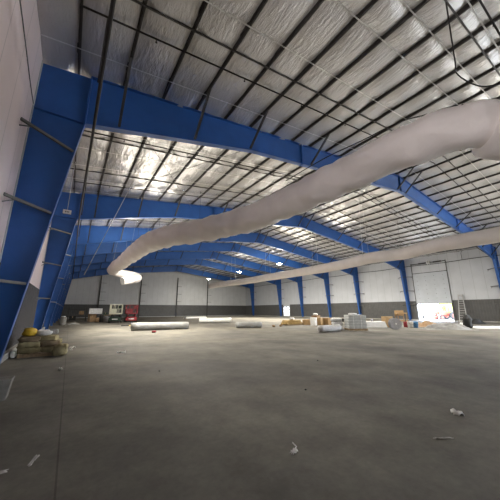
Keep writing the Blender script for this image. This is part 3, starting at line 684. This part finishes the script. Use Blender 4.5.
# reel, chair, buckets near the door
t = thing('cable_reel', 'grey cable reel standing on edge near the raised door', 'reel', (24.2, 11.9, 0), -.7)
for y in (-.22, .22): m = MB(); m.cyl((0, y - .02, .45), (0, y + .02, .45), .45, 24); m.build('flange', M['tire'], t)
m = MB(); m.cyl((0, -.2, .45), (0, .2, .45), .26, 18); m.build('drum', M['rubber'], t)
m = MB(); m.cyl((0, -.26, .45), (0, .26, .45), .06, 10); m.build('hub', M['white'], t)
t = thing('step_stool', 'tan wooden step frame standing behind the cable reel', 'stool', (28.1, 13.3, 0), -.6)
for z in (.5, 1.2): m = MB(); m.box((-.45, -.3, z), (.45, .3, z + .1)); m.build('step', M['card'], t)
m = MB(); m.box((-.42, .2, 1.0), (.42, .3, 1.5)); m.build('back_panel', M['card'], t)
for x in (-.4, .4):
    for y in (-.25, .25): m = MB(); m.bar((x, y, 0), (x, y, 1.2), .07); m.build('leg', M['card2'], t)
t = thing('gas_can', 'red fuel can on the floor beside the tan step frame', 'can', (27.6, 12.7, 0), .2)
m = MB(); m.box((-.2, -.15, 0), (.2, .15, .5)); m.build('body', M['red'], t, bevel=.05); m = MB(); m.tube([(0, 0, .5), (0, 0, .56), (.16, 0, .7)], .035, 10); m.build('spout', M['rubber'], t, True); m = MB(); m.bar((-.14, 0, .5), (-.02, 0, .58), .03); m.build('handle', M['red'], t)
for x, y, mt, lb in ((27.3, 12.15, 'white', 'white bucket left of the brown heap by the raised door'), (27.75, 11.95, 'bluepl', 'pale blue bucket next to the white bucket by the raised door')):
    t = thing('bucket', lb, 'bucket', (x, y, 0)); m = MB(); m.tube([(0, 0, 0), (0, 0, .5), (0, 0, .52)], [.2, .25, .26], 16); m.build('body', M[mt], t, True)
    m = MB(); m.tube(arc([(-.26, 0, .45), (-.2, -.1, .3), (0, -.28, .26), (.2, -.1, .3), (.26, 0, .45)], 3), .01, 6); m.build('handle', M['dark'], t)
o = MB().heap(2.4, 1.6, .62, 16, 2).build('dirt_heap', M['card2'], None, True, loc=(30.4, 12.2, 0), rot=-.6); tag(o, 'brown heap of debris just inside the raised door', 'heap')
o = MB().heap(3.6, 1.8, .66, 24, 8).build('tarp_heap', M['tarp'], None, True, loc=(27.6, 9.5, 0), rot=-.75); tag(o, 'crumpled grey tarp heap on the floor in front of the raised door', 'tarp')
o = MB().blob((0, 0, .55), (.75, .6, 1.2), .75, 16, 12, .14, 12, flat=-.54).build('dark_bag', M['rubber'], None, True, loc=(29.9, 8.75, 0)); tag(o, 'black rubbish bag standing on the right end of the tarp heap', 'bag')
o = MB().blob((0, 0, .2), (.5, .4, .45), .8, 14, 10, .14, 17, flat=-.19).build('pink_bag', M['bagwhite'], None, True, loc=(31.3, 9.6, 0)); tag(o, 'small pale bag on the floor at the foot of the ladder', 'bag')
o = MB().heap(2.6, 1.3, .75, 16, 13).build('debris_heap', M['rubber'], None, True, loc=(39.3, 11.2, 0), rot=-.9); tag(o, 'dark debris heap on the floor right of the ladder', 'heap')
t = thing('floor_light_sheet', 'flat white layers on the floor along the right edge, standing in for door light', 'sheet', (32.0, 7.9, 0), -.6)  # white layers stand in for another door's light on the floor
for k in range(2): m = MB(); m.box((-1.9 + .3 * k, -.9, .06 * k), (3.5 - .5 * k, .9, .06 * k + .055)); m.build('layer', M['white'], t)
# ladder
t = thing('step_ladder', 'tall pale ladder leaning on the wall right of the raised door', 'ladder', (44.6, 13.6, 0))
for y in (-.34, .34): m = MB(); m.bar((-.3, y * 1.25, 0), (.95, y * .7 + .25, 3.5), .09, .05); m.build('rail', M['alu'], t)
for k in range(11):
    f = (k + .7) / 11.5; m = MB(); m.bar((-.3 + 1.25 * f, .25 * f - .34 * (1.25 - .55 * f), 3.5 * f), (-.3 + 1.25 * f, .25 * f + .34 * (1.25 - .55 * f), 3.5 * f), .09, .05); m.build('rung', M['alu'], t)
m = MB(); m.box((.8, .0, 3.3), (1.0, .5, 3.55)); m.build('top_cap', M['alu'], t)

# ------------------------------------------------------------------ outside the raised door
t = thing('tractor', 'red tractor standing outside the raised door', 'tractor', (51.6, 18.3, -.03), -.5)
m = MB(); m.box((-1.3, -.4, .75), (.4, .4, 1.35)); m.prism([(-1.3, .9), (-1.5, .9), (-1.5, 1.25), (-1.3, 1.35)], -.38, .38); m.build('hood', M['tractor'], t, bevel=.06)
m = MB(); m.box((.4, -.45, .6), (1.3, .45, 1.0)); m.build('seat_deck', M['tractor'], t, bevel=.04)
m = MB(); m.box((.35, -.6, 2.1), (1.4, .6, 2.2)); m.build('canopy', M['tractor'], t)
for x in (.45, 1.3):
    for y in (-.5, .5): m = MB(); m.bar((x, y, .9), (x, y, 2.1), .06); m.build('post', M['rubber'], t)
for x, y, r, w in ((.9, -.75, .65, .3), (.9, .75, .65, .3), (-1.0, -.6, .4, .22), (-1.0, .6, .4, .22)):
    m = MB(); m.cyl((x, y - w / 2, r), (x, y + w / 2, r), r, 22); wl = m.build('wheel', M['rubber'], t); m = MB(); m.cyl((x, y - w / 2 - .01, r), (x, y + w / 2 + .01, r), r * .5, 14); m.build('hub', M['tractor'], wl)
m = MB(); m.bar((-1.5, -.4, .6), (-2.3, -.4, .35), .1); m.bar((-1.5, .4, .6), (-2.3, .4, .35), .1); m.build('loader_arm', M['tractor'], t); m = MB(); m.prism([(-2.3, .1), (-2.9, .1), (-2.35, .75), (-2.25, .7)], -.8, .8); m.build('bucket', M['tractor'], t)
t = thing('trailer', 'white trailer parked outside beyond the red tractor', 'trailer', (56.5, 22.5, -.03), .3)
m = MB(); m.box((-1.8, -1, .6), (1.8, 1, 2.4)); m.build('body', M['white'], t, bevel=.05); m = MB(); m.box((-1.5, -1.01, 1.3), (1.2, -1.0, 1.6)); m.build('stripe', M['tire'], t)
for x in (-.5, .5):
    for y in (-.95, .95): m = MB(); m.cyl((x, y - .1, .35), (x, y + .1, .35), .35, 18); m.build('wheel', M['rubber'], t)
m = MB(); m.bar((-1.8, 0, .6), (-2.9, 0, .5), .1); m.build('tow_bar', M['dark'], t)
t = thing('bush', 'yellow green bush growing outside beyond the raised door', 'bush', (62, 20.5, -.03))
m = MB()
for k in range(9): a = k * 2.4; m.blob((1.3 * math.cos(a), 1.3 * math.sin(a), 1.3 + .9 * math.sin(k * 1.7)), (1.9, 1.9, 1.7), 1, 14, 10, .25, k, freq=4)
m.build('foliage', M['bush'], t, True); m = MB(); m.cyl((0, 0, 0), (0, 0, 1.4), .1, 10); m.build('stem', M['wood'], t)

# ------------------------------------------------------------------ litter
def scrap(x, y, sx, sy, rz, label, seed, lift=.02, mt='paper', name='paper_scrap', cat='litter'):
    m = MB(); n = 6; vs = []
    for s in (0, .003):
        for i in range(n + 1):
            for j in range(n + 1):
                u = i / n - .5; v = j / n - .5
                k = 1 + .35 * noise.noise(Vector((u * 3 + seed, v * 3, seed)))
                vs.append((u * sx * k, v * sy * k, .003 + s + lift * abs(noise.noise(Vector((u * 4, v * 4 + seed, 1)))) * 2))
    q = (n + 1) ** 2
    fs = [tuple(o + b for b in ((i * (n + 1) + j), ((i + 1) * (n + 1) + j), ((i + 1) * (n + 1) + j + 1), (i * (n + 1) + j + 1))) for o in (0, q) for i in range(n) for j in range(n)]
    rim = [i * (n + 1) for i in range(n + 1)] + [n * (n + 1) + j for j in range(1, n + 1)] + [i * (n + 1) + n for i in range(n - 1, -1, -1)] + [j for j in range(n - 1, 0, -1)]
    fs += [(a, b, b + q, a + q) for a, b in zip(rim, rim[1:] + rim[:1])]
    m.add(vs, fs); return tag(m.build(name, M[mt], None, True, loc=(x, y, 0), rot=rz), label, cat)
scrap(6.97, 1.97, .2, .14, .5, 'largest crumpled white paper scrap on the bare floor at right', 1, .04)
scrap(4.04, 2.57, .1, .05, .2, 'small white scrap alone on the near floor at lower middle', 2, .03)
m = MB(); m.tube([(4.05, 2.6, .012), (4.13, 2.62, .02), (4.16, 2.72, .02)], .006, 6); tag(m.build('wire_scrap', M['paper'], None), 'bent pale wire beside the small white scrap', 'litter')
scrap(1.58, 4.05, .04, .22, -.25, 'narrow grey white strip lying near the floor joint at lower left', 3, .01, 'dusty')
scrap(1.3, 3.95, .16, .05, .1, 'pale smear of paper at the lower left corner of the floor', 4, .01, 'dusty')
scrap(5.83, 1.75, .25, .025, -.6, 'thin pale splinter lying on the near floor at lower right', 5, .01, 'dusty')
F_ = [(2.02, 14.3, .2, .14, 'white scrap on the floor just right of the sack heap'), (1.95, 13.6, .1, .08, 'tiny white scrap nearer than the one beside the sacks'), (1.7, 9.3, .1, .08, 'tiny pale scrap on the floor before the sack heap'), (3.55, 11.6, .28, .06, 'pale curled strip on the floor right of the sacks')]
for i, (x, y, a, b, lb) in enumerate(F_): scrap(x, y, a, b, i, lb, 6 + i, .06)
for i, (x, y, lb) in enumerate(((8.5, 6.2, 'dark pebble on the open floor before the wrapped grey stack'), (5.9, 4.2, 'dark pebble on the near floor left of the white paper'), (3.9, 7.6, 'dark pebble on the floor at middle left'))):
    o = MB().blob((0, 0, .012), (.045, .04, .03), .9, 10, 6, .2, i, flat=-.012).build('pebble', M['dark'], None, True, loc=(x, y, 0)); tag(o, lb, 'pebble', 'pebbles on the floor')

# ------------------------------------------------------------------ light and camera
wd = bpy.data.worlds.new('sky'); SC.world = wd; wd.use_nodes = True
bg = wd.node_tree.nodes['Background']; bg.inputs[0].default_value = (.76, .85, 1, 1); bg.inputs[1].default_value = 28.0

cam = bpy.data.cameras.new('camera'); co = bpy.data.objects.new('camera', cam); C.objects.link(co)
cam.sensor_width = 36; cam.lens = 36 * 260.9 / 500; cam.clip_end = 500; cam.clip_start = .05
yw, tl, rl = R(34.02), R(12.915), R(-.155)
fw = Vector((math.sin(yw) * math.cos(tl), math.cos(yw) * math.cos(tl), math.sin(tl))); rt = Vector((math.cos(yw), -math.sin(yw), 0)); up = rt.cross(fw)
r2 = rt * math.cos(rl) + up * math.sin(rl); u2 = up * math.cos(rl) - rt * math.sin(rl)
co.matrix_world = Matrix(((r2.x, u2.x, -fw.x, 1.705), (r2.y, u2.y, -fw.y, 0), (r2.z, u2.z, -fw.z, 1.6), (0, 0, 0, 1)))
SC.camera = co
vs_ = SC.view_settings; vs_.view_transform = 'Standard'; vs_.look = 'None'; vs_.gamma = 1; vs_.exposure = .2; vs_.use_curve_mapping = False
SC.cycles.max_bounces = 10; SC.cycles.diffuse_bounces = 7; SC.cycles.use_denoising = True; SC.cycles.sample_clamp_indirect = 6
